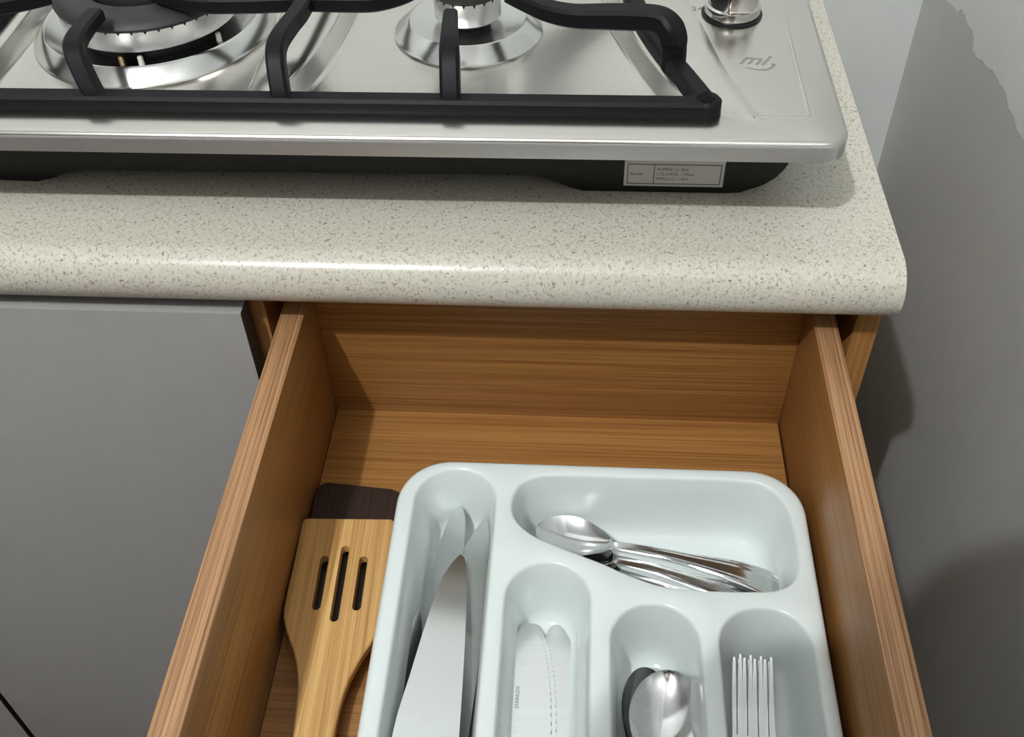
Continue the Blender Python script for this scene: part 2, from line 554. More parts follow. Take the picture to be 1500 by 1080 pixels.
plate = hpart('top_plate', bm, M_STEEL, smooth=50)
plate.data.materials.append(M_STEEL_EDGE)
for p in plate.data.polygons:
    c = p.center + Vector((HO.x, HO.y, HZ))
    if abs(p.normal.z) < 0.3 and (c.y < 0.51 or c.x > 0.345):
        p.material_index = 1
# pressed outline of the control panel: a low rounded bead
def bead(bm, pts, w, h):
    P = [Vector(p) for p in pts]
    sec = [(-0.5, 0), (-0.3, 0.75), (0, 1), (0.3, 0.75), (0.5, 0)]
    loops = []
    for i, p in enumerate(P):
        t = (P[min(i + 1, len(P) - 1)] - P[max(i - 1, 0)])
        t.z = 0
        t.normalize()
        s = Vector((t.y, -t.x, 0))
        loops.append(ring(bm, [p + s * (a * w) + Vector((0, 0, b * h)) for a, b in sec]))
    for a, b in zip(loops, loops[1:]):
        bridge(bm, a, b, False)
bm = bmesh.new()
arc = [(0.2980, 0.5345), (0.2945, 0.5345), (0.2884, 0.557), (0.2790, 0.589), (0.2700, 0.638), (0.262, 0.68), (0.257, 0.75), (0.257, 0.85), (0.262, 0.92)]
arc = [(x, y, HZ) for x, y in arc]
pan = spline([(0.262, 0.92, HZ), (0.30, 0.925, HZ), (0.326, 0.92, HZ)], 6) + spline([(0.3275, 0.90, HZ), (0.3278, 0.75, HZ), (0.3278, 0.60, HZ), (0.3278, 0.545, HZ), (0.3265, 0.5352, HZ), (0.318, 0.5345, HZ), (0.298, 0.5345, HZ)], 6)
bead(bm, pan, 0.0026, 0.0005)
bead(bm, spline(arc, 6), 0.0090, 0.0005)
hpart('panel_bead', bm, M_STEEL, smooth=60)

# underbody: shallow in the middle, deep trays at both ends that stand on the worktop
bm = bmesh.new()
zb, zs, zt = ZT + 0.0002, 0.0720, HZ - 0.0160
fx = [(-0.252, zt), (-0.252, 0.075), (-0.240, zb + 0.003), (-0.230, zb), (-0.168, zb), (-0.158, zb + 0.0015), (-0.148, 0.0675), (-0.136, zs), (0.165, zs), (0.176, zs - 0.001), (0.190, zb + 0.0012), (0.198, zb), (0.290, zb), (0.300, zb + 0.0008), (0.308, zb + 0.0028), (0.315, zb + 0.0062), (0.321, zb + 0.0112), (0.3255, zb + 0.0175), (0.3285, zb + 0.025), (0.330, zb + 0.034), (0.3305, zt)]
yA, yB2 = 0.560, 0.930
A = ring(bm, [(x, yA, z) for x, z in fx])
B = ring(bm, [(x, yB2, z) for x, z in fx])
bridge(bm, A, B)
bm.faces.new(A)
bm.faces.new(B)
bmesh.ops.bevel(bm, geom=[e for e in bm.edges if all(abs(v.co.y - yA) < 0.004 for v in e.verts) and e.is_manifold and max(v.co.z for v in e.verts) < zt - 0.01], offset=0.0018, segments=2, affect='EDGES')
under = hpart('underbody', bm, M_BLACKPLATE, smooth=30, org=(HO.x, 0.75, ZT))
# rating sticker with its printed table
bm = bmesh.new()
sx0, sx1, sz0, sz1 = 0.2245, 0.2880, 0.0652, 0.0850
prism(bm, [(sx0, -sz0), (sx1, -sz0 + 0.0002), (sx1, -sz1), (sx0, -sz1)], 0, 0.0003)
bmesh.ops.rotate(bm, verts=bm.verts[:], cent=(0, 0, 0), matrix=Matrix.Rotation(R(-90), 3, 'X'))
for v in bm.verts:
    v.co.y = yA - 0.0001 - (0.0003 if v.co.y > 0.0001 else 0.0)
stk = hpart('rating_sticker', bm, M_PAPER, smooth=None, org=((sx0 + sx1) / 2, yA, (sz0 + sz1) / 2))
stk['label'] = 'white printed sticker with a ruled table'
SO = Vector(((sx0 + sx1) / 2, yA, (sz0 + sz1) / 2))
bm = bmesh.new()
def rule(x0, x1, z0, z1):
    box(bm, x0 - SO.x, x1 - SO.x, -0.00055, -0.00035, z0 - SO.z, z1 - SO.z)
lw = 0.00045
rule(0.2265, 0.2860, 0.0668, 0.0668 + lw)
rule(0.2265, 0.2860, 0.0815, 0.0815 + lw)
for x in (0.2265, 0.2433, 0.2860 - lw):
    rule(x, x + lw, 0.0668, 0.0815)
o = obj('ruled_lines', bm, M_INK, stk, smooth=None)
def st(body, x, z, size):
    mw = Matrix.Translation((x - SO.x, -0.0004, z - SO.z)) @ Matrix.Rotation(R(90), 4, 'X')
    text_obj('printed_text', body, size, M_INK, stk, mw, 0.00005)
st('Burner', 0.2285, 0.0735, 0.0030)
st('RAPID(11): 3kw', 0.2455, 0.0772, 0.0030)
st('1.75 kW(S): 1.75kw', 0.2450, 0.0735, 0.0030)
st('SMALL(1): 1.0kw', 0.2450, 0.0700, 0.0030)

# burners
def burner(c, parts, label):
    """parts: (name, profile, material, smooth)"""
    root = None
    for name, prof, mat, sm in parts:
        bm = bmesh.new()
        lathe(bm, prof, 72, (c[0], c[1], HW))
        if root is None:
            root = hpart(name, bm, mat, hob, sm, (c[0], c[1], HW))
            root['label'] = label
        else:
            hpart(name, bm, mat, root, sm, (c[0], c[1], HW))
    return root
RB = (0.1180, 0.659)
br = burner(RB, [
    ('burner', [(0.0505, 0.0001), (0.0505, 0.0012), (0.0490, 0.0022), (0.0410, 0.0095), (0.0395, 0.0102), (0.0385, 0.0098), (0.026, 0.0080), (0.018, 0.0070), (0.0, 0.0070)], M_STEELPOL, 40),
    ('burner_stem', [(0.0, 0.0071), (0.0150, 0.0071), (0.0150, 0.0135), (0.0, 0.0135)], M_BLACKPLATE, 30),
    ('burner_cap', [(0.0, 0.0385), (0.012, 0.0382), (0.0205, 0.0365), (0.0232, 0.0335), (0.0236, 0.0300), (0.0225, 0.0285), (0.0, 0.0285)], M_ENAMEL, 60)],
    'small silver burner with a round dark cap')
def flame_ring(parent, c, r0, r1, z0, z1, n, name='flame_ring', mat=M_ALU, slot=0.25, depth=0.003):
    """ring with notches cut into its upper edge"""
    bm = bmesh.new()
    seg = n * 6
    def loop(r, zf):
        return ring(bm, [(c[0] + r * math.cos(2 * math.pi * i / seg), c[1] + r * math.sin(2 * math.pi * i / seg), HW + zf(i)) for i in range(seg)])
    zt_ = lambda i: z1 - (depth if i % 6 == 0 else 0.0)
    L1 = loop(r0 - 0.0008, lambda i: z0)
    L2 = loop(r0, lambda i: z0 + 0.0008)
    L3 = loop(r0, zt_)
    L4 = loop(r1, zt_)
    L5 = loop(r1, lambda i: z0)
    for a, b in zip([L1, L2, L3, L4, L5], [L2, L3, L4, L5, L1]):
        bridge(bm, a, b)
    return hpart(name, bm, mat, parent, 35, (c[0], c[1], HW))
flame_ring(br, RB, 0.0225, 0.006, 0.0125, 0.0290, 20)
LB = (-0.1000, 0.660)
bl = burner(LB, [
    ('burner', [(0.0820, 0.0001), (0.0820, 0.0012), (0.0806, 0.0024), (0.0745, 0.0100), (0.0728, 0.0108), (0.0712, 0.0100), (0.0600, 0.0030), (0.0300, 0.0025), (0.0, 0.0025)], M_STEELPOL, 40),
    ('burner_stem', [(0.0, 0.0026), (0.050, 0.0026), (0.052, 0.0100), (0.050, 0.0140), (0.0, 0.0140)], M_BLACKPLATE, 30),
    ('burner_cap', [(0.0605, 0.0270), (0.0612, 0.0290), (0.0590, 0.0320), (0.0520, 0.0345), (0.0400, 0.0350), (0.0385, 0.0335), (0.0385, 0.0270)], M_ENAMEL, 40),
    ('inner_cap', [(0.0, 0.0500), (0.018, 0.0495), (0.0275, 0.0478), (0.0290, 0.0455), (0.0285, 0.0440), (0.0, 0.0440)], M_ENAMEL, 40)],
    'large silver triple ring burner with black annular cap')
flame_ring(bl, LB, 0.0600, 0.040, 0.0130, 0.0272, 44, depth=0.0022)
flame_ring(bl, LB, 0.0335, 0.010, 0.0300, 0.0442, 26, 'inner_flame_ring')
for ang in (-95, -82, -25):
    bm = bmesh.new()
    cx, cy = LB[0] + 0.0565 * math.cos(R(ang)), LB[1] + 0.0565 * math.sin(R(ang))
    lathe(bm, [(0.0, 0.0030), (0.0020, 0.0030), (0.0018, 0.0085), (0.0012, 0.0092), (0.0, 0.0092)], 12, (cx, cy, HW))
    hpart('spark_plug', bm, M_CERAMIC if ang != -95 else M_BRASS, bl, 30, (cx, cy, HW))

# cast iron pan support
ps = None
GZ = 0.1360                                 # centre height of the lower frame bars
TZ = 0.1605                                 # centre height of the fingers
bm = bmesh.new()
fr = [(-0.204, 0.70), (-0.205, 0.60), (-0.206, 0.545)]
corner = (0.2672, 0.5400, GZ)
front = spline([(-0.1995, 0.640, GZ), (-0.2000, 0.600, GZ), (-0.2010, 0.560, GZ), (-0.1985, 0.5470, GZ), (-0.1900, 0.5395, GZ), (-0.1750, 0.5380, GZ), (-0.10, 0.5380, GZ), (0.0, 0.5380, GZ), (0.16, 0.5380, GZ), (0.2400, 0.5380, GZ), (0.2700, 0.5381, GZ)], 6)
right = spline([(0.2712, 0.5352, GZ), (0.2645, 0.5530, GZ), (0.2560, 0.5760, GZ), (0.2450, 0.6050, GZ), (0.2350, 0.6400, GZ), (0.2280, 0.6800, GZ), (0.224, 0.74, GZ), (0.224, 0.80, GZ), (0.228, 0.87, GZ), (0.222, 0.915, GZ), (0.195, 0.931, GZ), (0.10, 0.931, GZ), (-0.08, 0.931, GZ), (-0.165, 0.931, GZ), (-0.195, 0.915, GZ), (-0.2, 0.87, GZ), (-0.2, 0.76, GZ), (-0.1995, 0.640, GZ)], 6)
sweep(bm, front, 0.0120, 0.0110, 0.16)
sweep(bm, right, 0.0120, 0.0110, 0.16)
lathe(bm, [(0.0, -0.0055), (0.0068, -0.0055), (0.0085, -0.0038), (0.0085, 0.0038), (0.0068, 0.0055), (0.0, 0.0055)], 36, (0.2688, 0.5404, GZ))
ps = hpart('pan_support', bm, M_BLACKIRON, hob, 35, (0.035, 0.73, GZ))
ps['label'] = 'black cast iron pan support with raised fingers'
def finger(path, w=0.0100, h=0.0095, n=6, taper=None, side=None):
    bm = bmesh.new()
    pts = spline(path, n)
    tp = None
    if taper:
        tp = [1.0 + (taper - 1.0) * max(0.0, (i / (len(pts) - 1) - 0.5) * 2) for i in range(len(pts))]
    sweep(bm, pts, w, h, 0.16, taper=tp, side=side)
    hpart('finger', bm, M_BLACKIRON, ps, 35, path[0])
Y1 = 0.5385
# fingers rising from the front bar
finger([(-0.0925, Y1, GZ), (-0.0985, 0.5420, 0.1430), (-0.1065, 0.5530, 0.1570), (-0.1095, 0.5630, TZ), (-0.1100, 0.5800, TZ + 0.0003), (-0.1090, 0.5980, TZ)], 0.0125, 0.0105, taper=0.85, side=(1, 0, 0))
finger([(0.1190, Y1, GZ), (0.1187, 0.5420, 0.1430), (0.1180, 0.5530, 0.1560), (0.1172, 0.5640, TZ), (0.1155, 0.5830, TZ + 0.0003), (0.1140, 0.6020, TZ)], 0.0118, 0.0105, taper=0.72, side=(1, 0, 0))
finger([(0.0180, Y1, GZ), (0.0170, 0.5420, 0.1430), (0.0145, 0.5530, 0.1560), (0.0140, 0.5640, TZ), (0.0160, 0.5830, TZ + 0.0003), (0.0195, 0.6100, TZ), (0.0195, 0.6800, TZ), (0.0195, 0.76, TZ), (0.0180, 0.86, TZ), (0.0180, 0.905, TZ), (0.0180, 0.925, 0.150), (0.0180, 0.930, GZ)], 0.0110, 0.0105, side=(1, 0, 0))
# cross fingers from the centre bar and from the right frame
finger([(0.0190, 0.6180, TZ), (0.0450, 0.6170, TZ), (0.0640, 0.6180, TZ), (0.0800, 0.6260, TZ), (0.0900, 0.6370, TZ)], 0.0105, 0.0105, taper=0.75)
finger([(0.0190, 0.6180, TZ), (-0.0100, 0.6150, TZ), (-0.0400, 0.6140, TZ), (-0.0600, 0.6170, TZ), (-0.0800, 0.6260, TZ)], 0.0105, 0.0105, taper=0.8)
finger([(0.2515, 0.5900, GZ - 0.002), (0.2513, 0.5905, 0.1470), (0.2495, 0.5920, 0.1555), (0.2440, 0.5965, 0.1597), (0.2340, 0.5995, TZ), (0.2100, 0.6005, TZ), (0.1900, 0.6010, TZ), (0.1740, 0.6075, TZ), (0.1600, 0.6190, TZ), (0.1490, 0.6290, TZ)], 0.0150, 0.0130, 7, taper=0.70)
finger([(-0.2000, 0.600, GZ), (-0.1995, 0.6005, 0.1470), (-0.1960, 0.6020, 0.1565), (-0.185, 0.6060, TZ), (-0.165, 0.6150, TZ), (-0.150, 0.6250, TZ)], 0.0110, 0.0105)
for sx, ex in ((0.224, 0.150), (-0.2, -0.135)):
    k = 1 if sx > 0 else -1
    finger([(sx, 0.76, GZ), (sx - 0.001 * k, 0.7595, 0.1470), (sx - 0.006 * k, 0.757, 0.1575), (sx - 0.02 * k, 0.748, TZ), (ex + 0.02 * k, 0.712, TZ), (ex, 0.698, TZ)], 0.0110, 0.0105)
for x in (0.118, -0.10):
    finger([(x, 0.931, GZ), (x, 0.929, 0.145), (x, 0.92, 0.157), (x, 0.905, TZ), (x, 0.80, TZ), (x, 0.74, TZ)], 0.0115, 0.0105)

# control knob
KC = (0.2940, 0.6600)
def knob(c, parent, label):
    bm = bmesh.new()
    lathe(bm, [(0.0, 0.0), (0.0180, 0.0), (0.0186, 0.0020), (0.0180, 0.0062), (0.0165, 0.0072), (0.0160, 0.0200), (0.0150, 0.0212), (0.0, 0.0214)], 56, (c[0], c[1], HZ + 0.0012))
    k = hpart('control_knob', bm, M_CHROME, parent, 30, (c[0], c[1], HZ))
    k['label'] = label
    bm = bmesh.new()
    box(bm, c[0] - 0.0048, c[0] + 0.0110, c[1] - 0.0178, c[1] + 0.0160, HZ + 0.0085, HZ + 0.0265, 0.0014, 3)
    hpart('grip', bm, M_CHROME, k, 40, (c[0], c[1], HZ))
    bm = bmesh.new()
    lathe(bm, [(0.0, 0.0), (0.0200, 0.0), (0.0200, 0.0010), (0.0, 0.0012)], 48, (c[0], c[1], HZ + 0.0001))
    hpart('bezel', bm, M_BLACKPLATE, k, 30, (c[0], c[1], HZ))
knob(KC, hob, 'chrome control knob with a flat grip')
knob((0.2935, 0.790), hob, 'chrome control knob with a flat grip')
# printed flame marks and the maker's emblem on the control panel
def flat_text(body, x, y, size, name, shear=0.0, mat=M_PRINT, rot=0, bold=0.0):
    mw = Matrix.Translation(Vector((x, y, HZ + 0.0001)) - HO) @ Matrix.Rotation(R(rot), 4, 'Z')
    return text_obj(name, body, size, mat, hob, mw, 0.00008, shear, bold)
flat_text('34', 0.2675, 0.6640, 0.0085, 'printed_mark')
flat_text('mi', 0.2925, 0.5955, 0.0170, 'emblem', 0.45, bold=0.0002, rot=-6)
bm = bmesh.new()
pts = spline([(0.2965, 0.5905, 0), (0.3030, 0.5880, 0), (0.3090, 0.5882, 0), (0.3130, 0.5915, 0), (0.3142, 0.5950, 0)], 6)
wd = [0.0005 + 0.0022 * (i / (len(pts) - 1)) ** 1.5 for i in range(len(pts))]
A, B = [], []
for i, p in enumerate(pts):
    t = (pts[min(i + 1, len(pts) - 1)] - pts[max(i - 1, 0)]).normalized()
    s = Vector((-t.y, t.x, 0))
    A.append(p + s * wd[i] / 2)
    B.append(p - s * wd[i] / 2)
prism(bm, [(p.x, p.y) for p in A + B[::-1]], HZ + 0.00005, HZ + 0.0002)
hpart('emblem_swoosh', bm, M_PRINT, hob, None, (0.305, 0.59, HZ))

# ------------------------------------------------------------------ cutlery tray
TZR = -0.068                                # rim
TB = DZ + 0.0002
bm = bmesh.new()
tout = ccw(resample(rrect(0.0845, 0.3438, 0.105, 0.4355, (0.034, 0.034, 0.030, 0.030), 14), 260))
op = [(0.0042, 0.0), (0.0022, -0.0003), (0.0008, -0.0013), (0.0, -0.0032), (0.0, -0.0075), (0.0014, -0.0075), (0.0080, TB - TZR + 0.004), (0.0110, TB - TZR)]
ol = [ring(bm, [(p.x, p.y, TZR + dz) for p in inset(tout, d)]) for d, dz in op]
for a, b in zip(ol, ol[1:]):
    bridge(bm, a, b)
fill(bm, [ol[-1]])
def stad(x0, x1, y0, y1, rt):
    return ccw(resample(rrect(x0, x1, y0, y1, (rt, rt, 0.020, 0.020), 14), 150))
depth = TZR - (TB + 0.0030)
cp = [(0.0, 0.0), (0.0008, -0.0003), (0.0015, -0.0010), (0.0021, -0.0024), (0.0040, -0.0140), (0.0062, -0.0300), (0.0078, -depth + 0.0090), (0.0100, -depth + 0.0042), (0.0134, -depth + 0.0012), (0.0175, -depth)]
comp = [stad(0.0945, 0.1500, 0.130, 0.4295, 0.0272),
        stad(0.1570, 0.2105, 0.130, 0.3590, 0.0262),
        stad(0.2190, 0.2730, 0.130, 0.3335, 0.0265),
        stad(0.2805, 0.3365, 0.130, 0.3335, 0.0265)]
bpts = [(157, 401), (161.5, 417), (173, 425), (192, 427.3), (250, 427.5), (305, 427.3), (322, 422.5), (332, 410), (335.5, 393), (335.5, 365), (331, 351), (320, 343.5), (303, 341.5), (275, 341), (253, 342.5), (233, 349), (214, 358), (192, 367), (172, 376.5), (160.5, 388)]
comp.append(ccw(resample([Vector(p) for p in spline([(x / 1000, y / 1000) for x, y in bpts], 8, True)], 220)))
tops = [dish(bm, c, TZR, cp) for c in comp]
fill(bm, [ol[0]] + tops)
torg = Vector((0.214, 0.27, TB))
bmesh.ops.translate(bm, verts=bm.verts[:], vec=-torg)
tray = obj('cutlery_tray', bm, M_TRAY, None, torg, 60)
tag(tray, 'white plastic cutlery tray with five compartments in the drawer', 'cutlery tray')
TF = TB + 0.0030                            # compartment floor

# ------------------------------------------------------------------ spatulas beside the tray
def spatula_outline(cr=0.004, slant=0.0, wide=1.0):
    L = [(-0.0303, -cr - 0.002), (-0.0303, -0.030), (-0.0308, -0.060), (-0.0300, -0.075), (-0.0250, -0.088), (-0.0185, -0.102), (-0.0142, -0.118), (-0.0125, -0.135), (-0.0115, -0.160), (-0.0105, -0.20), (-0.0100, -0.26), (-0.0090, -0.276), (-0.004, -0.283)]
    Rr = [(0.004, -0.283), (0.0090, -0.276), (0.0100, -0.26), (0.0105, -0.20), (0.0112, -0.160), (0.0122, -0.135), (0.0150, -0.118), (0.0205, -0.102), (0.0262, -0.090), (0.0300, -0.076), (0.0305, -0.060), (0.0303, -0.030), (0.0303, -cr - 0.002)]
    pts = [Vector(p) for p in spline(L, 4)] + [Vector(p) for p in spline(Rr, 4)]
    for sx in (1, -1):
        for k in range(1, 7) if sx > 0 else range(6, 0, -1):
            a = R(90 * k / 7)
            pts.append(Vector((sx * (0.0303 - cr + cr * math.cos(a)), -cr + cr * math.sin(a))))
    for p in pts:
        p.x *= wide
        if p.y > -0.03:
            p.y -= slant * p.x * (p.y + 0.03) / 0.03
    return pts
def slot_outline(x, y0, y1, w):
    return ccw(rrect(x - w / 2, x + w / 2, y0, y1, w / 2 - 1e-5, 5))
def spatula(name, mat, loc, rz, slots, label, th=0.0070, **kw):
    bm = bmesh.new()
    out = ccw(spatula_outline(**kw))
    prof = [(0.0009, 0.0), (0.0, 0.0009), (0.0, th - 0.0009), (0.0009, th)]
    ls = [ring(bm, [(p.x, p.y, z) for p in inset(out, d)]) for d, z in prof]
    for a, b in zip(ls, ls[1:]):
        bridge(bm, a, b)
    lo, hi = [ls[0]], [ls[-1]]
    for s in slots:
        so = slot_outline(*s)
        a = ring(bm, [(p.x, p.y, 0) for p in so])
        b = ring(bm, [(p.x, p.y, th) for p in so])
        bridge(bm, a, b)
        lo.append(a)
        hi.append(b)
    fill(bm, lo)
    fill(bm, hi)
    o = obj(name, bm, mat, None, loc, 35)
    o.rotation_euler = rz
    return tag(o, label, 'spatula')
SL = [(-0.0115, -0.070, -0.030, 0.0056), (0.0010, -0.078, -0.022, 0.0056), (0.0140, -0.070, -0.030, 0.0056)]
spatula('dark_spatula', M_DARKWOOD, (0.0475, 0.4470, DZ + 0.0003), (0, 0, R(1.2)), [], 'dark brown wooden spatula lying under the bamboo spatula', 0.0085, cr=0.0095, slant=0.11)
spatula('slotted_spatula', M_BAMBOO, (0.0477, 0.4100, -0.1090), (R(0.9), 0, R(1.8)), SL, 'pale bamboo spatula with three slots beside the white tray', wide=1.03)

# ------------------------------------------------------------------ kitchen knives in the long compartment
def kitchen_knife(tipz, heelz, roll, left, right, label, handle_w=0.020, th=0.0017, hmat=M_HANDLE, curve=0.0):
    xs = [p[0] for p in left + right]
    y_heel = left[-1][1]
    y_tip = left[0][1]
    cx = (left[-1][0] + right[-1][0]) / 2
    org = Vector((cx, y_heel, heelz))
    t = thing('kitchen_knife', label, 'knife', org, 'kitchen knives in the long compartment')
    def h(x, y):
        t_ = (y - y_heel) / (y_tip - y_heel)
        return (tipz - heelz) * t_ - curve * t_ * t_ + roll * (x - cx)
    bm = bmesh.new()
    def edge(side):
        pl = spline([Vector(p) for p in side], 8)
        def x_at(y):
            for p, q in zip(pl, pl[1:]):
                if q.y <= y <= p.y:
                    return p.x + (q.x - p.x) * (p.y - y) / max(1e-9, p.y - q.y)
            return pl[-1].x if y < pl[-1].y else pl[0].x
        return x_at
    xl, xr = edge(left), edge(right)
    rows, nv = 44, 4
    T, B = [], []
    for i in range(rows + 1):
        y = y_tip + (y_heel - y_tip) * (i / rows) ** 1.6
        if i == 0:
            y -= 0.0002
        a_, b_ = xl(y), xr(y)
        if b_ - a_ < 0.0004:
            b_ = a_ + 0.0004
        xs_ = [a_ + (b_ - a_) * k / nv for k in range(nv + 1)]
        T.append(ring(bm, [(x - cx, y - y_heel, h(x, y) + th) for x in xs_]))
        B.append(ring(bm, [(x - cx, y - y_heel, h(x, y)) for x in xs_]))
    for i in range(rows):
        bridge(bm, T[i], T[i + 1], False)
        bridge(bm, B[i], B[i + 1], False)
        for k in (0, nv):
            bm.faces.new((T[i][k], T[i + 1][k], B[i + 1][k], B[i][k]))
    for i in (0, rows):
        for k in range(nv):
            bm.faces.new((T[i][k], T[i][k + 1], B[i][k + 1], B[i][k]))
    obj('blade', bm, M_BLADE, t, smooth=20)
    bm = bmesh.new()
    L = 0.105
    y1 = max(0.1335 - y_heel, -L)
    hw = handle_w / 2
    box(bm, -hw, hw, y1, 0.004, -0.004, 0.010, 0.004, 3)
    for v in bm.verts:
        v.co.z += roll * v.co.x
    obj('handle', bm, hmat, t, smooth=40)
    return t
K = 0.001
def mm(ps):
    return [(a * K, b * K) for a, b in ps]
kitchen_knife(-0.1040, -0.1070, 0.45, mm([(120, 427), (115.5, 417), (111, 400), (109.4, 380), (110, 350), (111, 300), (111.5, 245)]), mm([(120, 427), (123.5, 421), (126.5, 408), (127.5, 380), (128, 330), (128, 280), (128, 245)]),
              'pointed knife blade leaning furthest to the rear of the tray', 0.018)
kitchen_knife(-0.0985, -0.1010, 0.60, mm([(140.3, 408), (135, 401), (129, 391), (125, 379), (124, 350), (124, 300), (124, 240)]), mm([(140.3, 408), (143, 398), (144.5, 380), (145, 350), (144.5, 300), (143, 270), (141, 240)]),
              'knife with curved tip against the right side of the long compartment', 0.018)
kitchen_knife(-0.0900, -0.0870, -0.10, mm([(126.0, 380), (121, 371), (116, 357), (111, 327), (106, 290), (102, 262), (100.5, 235)]), mm([(126.0, 380), (129.5, 376), (132, 362), (134, 338), (136, 300), (137.5, 260), (138, 235)]),
              'broad satin chef knife lying on top of the other knives', 0.024, curve=0.0065)
kitchen_knife(-0.1030, -0.1060, -0.55, mm([(103.5, 342.5), (101, 334), (99, 318), (98, 300), (98.2, 270), (99, 235)]), mm([(103.5, 342.5), (106, 334), (107.5, 322), (108.5, 300), (109, 270), (109, 235)]),
              'small paring knife standing along the left side of the long compartment', 0.014)

# ------------------------------------------------------------------ table knives
def table_knife(loc, rz, roll, mirror, label, text=None, z1=0.0):
    t = thing('table_knife', label, 'knife', loc, 'table knives in the tray')
    t.rotation_euler = (R(z1), R(roll), R(rz))
    s = -1 if mirror else 1
    # spine on the left, bowed serrated edge on the right, tip at y = 0
    L = [(-0.0060, 0.0), (-0.0088, -0.0035), (-0.0105, -0.010), (-0.0110, -0.020), (-0.0110, -0.060), (-0.0105, -0.090), (-0.0080, -0.108), (-0.0060, -0.118)]
    Rr = [(-0.0060, 0.0), (-0.0010, -0.0012), (0.0040, -0.0090), (0.0075, -0.0190), (0.0100, -0.0330), (0.0115, -0.0500), (0.0120, -0.075), (0.0112, -0.095), (0.0085, -0.108), (0.0060, -0.118)]
    l = spline([Vector(p) for p in L], 4)
    r = spline([Vector(p) for p in Rr], 10)
    for i, p in enumerate(r):
        if -0.080 < p.y < -0.008:
            p.x += 0.00030 if i % 2 else -0.00030
    pts = list(l) + list(r[::-1])[:-1]
    bm = bmesh.new()
    prism(bm, [(p.x * s, p.y) for p in pts], 0, 0.0022, 0.0)
    obj('blade', bm, M_BLADE, t, smooth=20)
    bm = bmesh.new()
    hp = spline([(0, -0.116, 0.0008), (0, -0.13, 0.001), (0, -0.17, 0.002), (0, -0.198, 0.002)], 5)
    sweep(bm, hp, 0.013, 0.006, 0.3)
    obj('handle', bm, M_CUTLERY, t, smooth=50)
    if text:
        mw = Matrix.Translation((-0.0072, -0.0560, 0.00225)) @ Matrix.Rotation(R(90), 4, 'Z')
        text_obj('stamped_text', text, 0.0030, M_PRINT, t, mw, 0.00004)
    return t
ZK = TF + 0.0002
table_knife((0.1750, 0.3400, ZK + 0.0066), 0.9, -2, False, 'table knife at the left of the tray knives with stamped lettering', 'STAINLESS')
table_knife((0.1778, 0.3425, ZK + 0.0034), 0.9, -2, False, 'middle table knife showing only its serrated edge')
table_knife((0.1932, 0.3442, ZK), 0.0, 0, False, 'rightmost table knife with a rounded tip, nearest the spoons')

# ------------------------------------------------------------------ spoons, forks and teaspoons
def strip_mesh(bm, st, nv=14, ridge=0.0, thick=0.0012):
    """st: (y, half width, z, dish depth); a curved sheet with thickness"""
    tops, bots = [], []
    for y, w, z, dp, rg in st:
        a, b = [], []
        for k in range(nv + 1):
            v = -1 + 2 * k / nv
            zz = z - dp * (1 - v * v) + rg * (math.exp(-((abs(v) - 0.86) / 0.09) ** 2) + 0.6 * math.exp(-((abs(v) - 0.60) / 0.08) ** 2))
            a.append((v * w, y, zz))
            b.append((v * w * 0.97, y, zz - thick))
        tops.append(ring(bm, a))
        bots.append(ring(bm, b))
    for i in range(len(st) - 1):
        bridge(bm, tops[i], tops[i + 1], False)
        bridge(bm, bots[i], bots[i + 1], False)
        for k in (0, nv):
            bm.faces.new((tops[i][k], tops[i + 1][k], bots[i + 1][k], bots[i][k]))
    for i in (0, len(st) - 1):
        for k in range(nv):
            bm.faces.new((tops[i][k], tops[i][k + 1], bots[i][k + 1], bots[i][k]))
def stations(keys, n):
    ks = spline([Vector(k[:3]) for k in keys], n)
    ds = spline([Vector((k[3], k[4], 0)) for k in keys], n)
    return [(a.x, max(a.y, 0.0004), a.z, max(b.x, 0), max(b.y, 0)) for a, b in zip(ks, ds)]
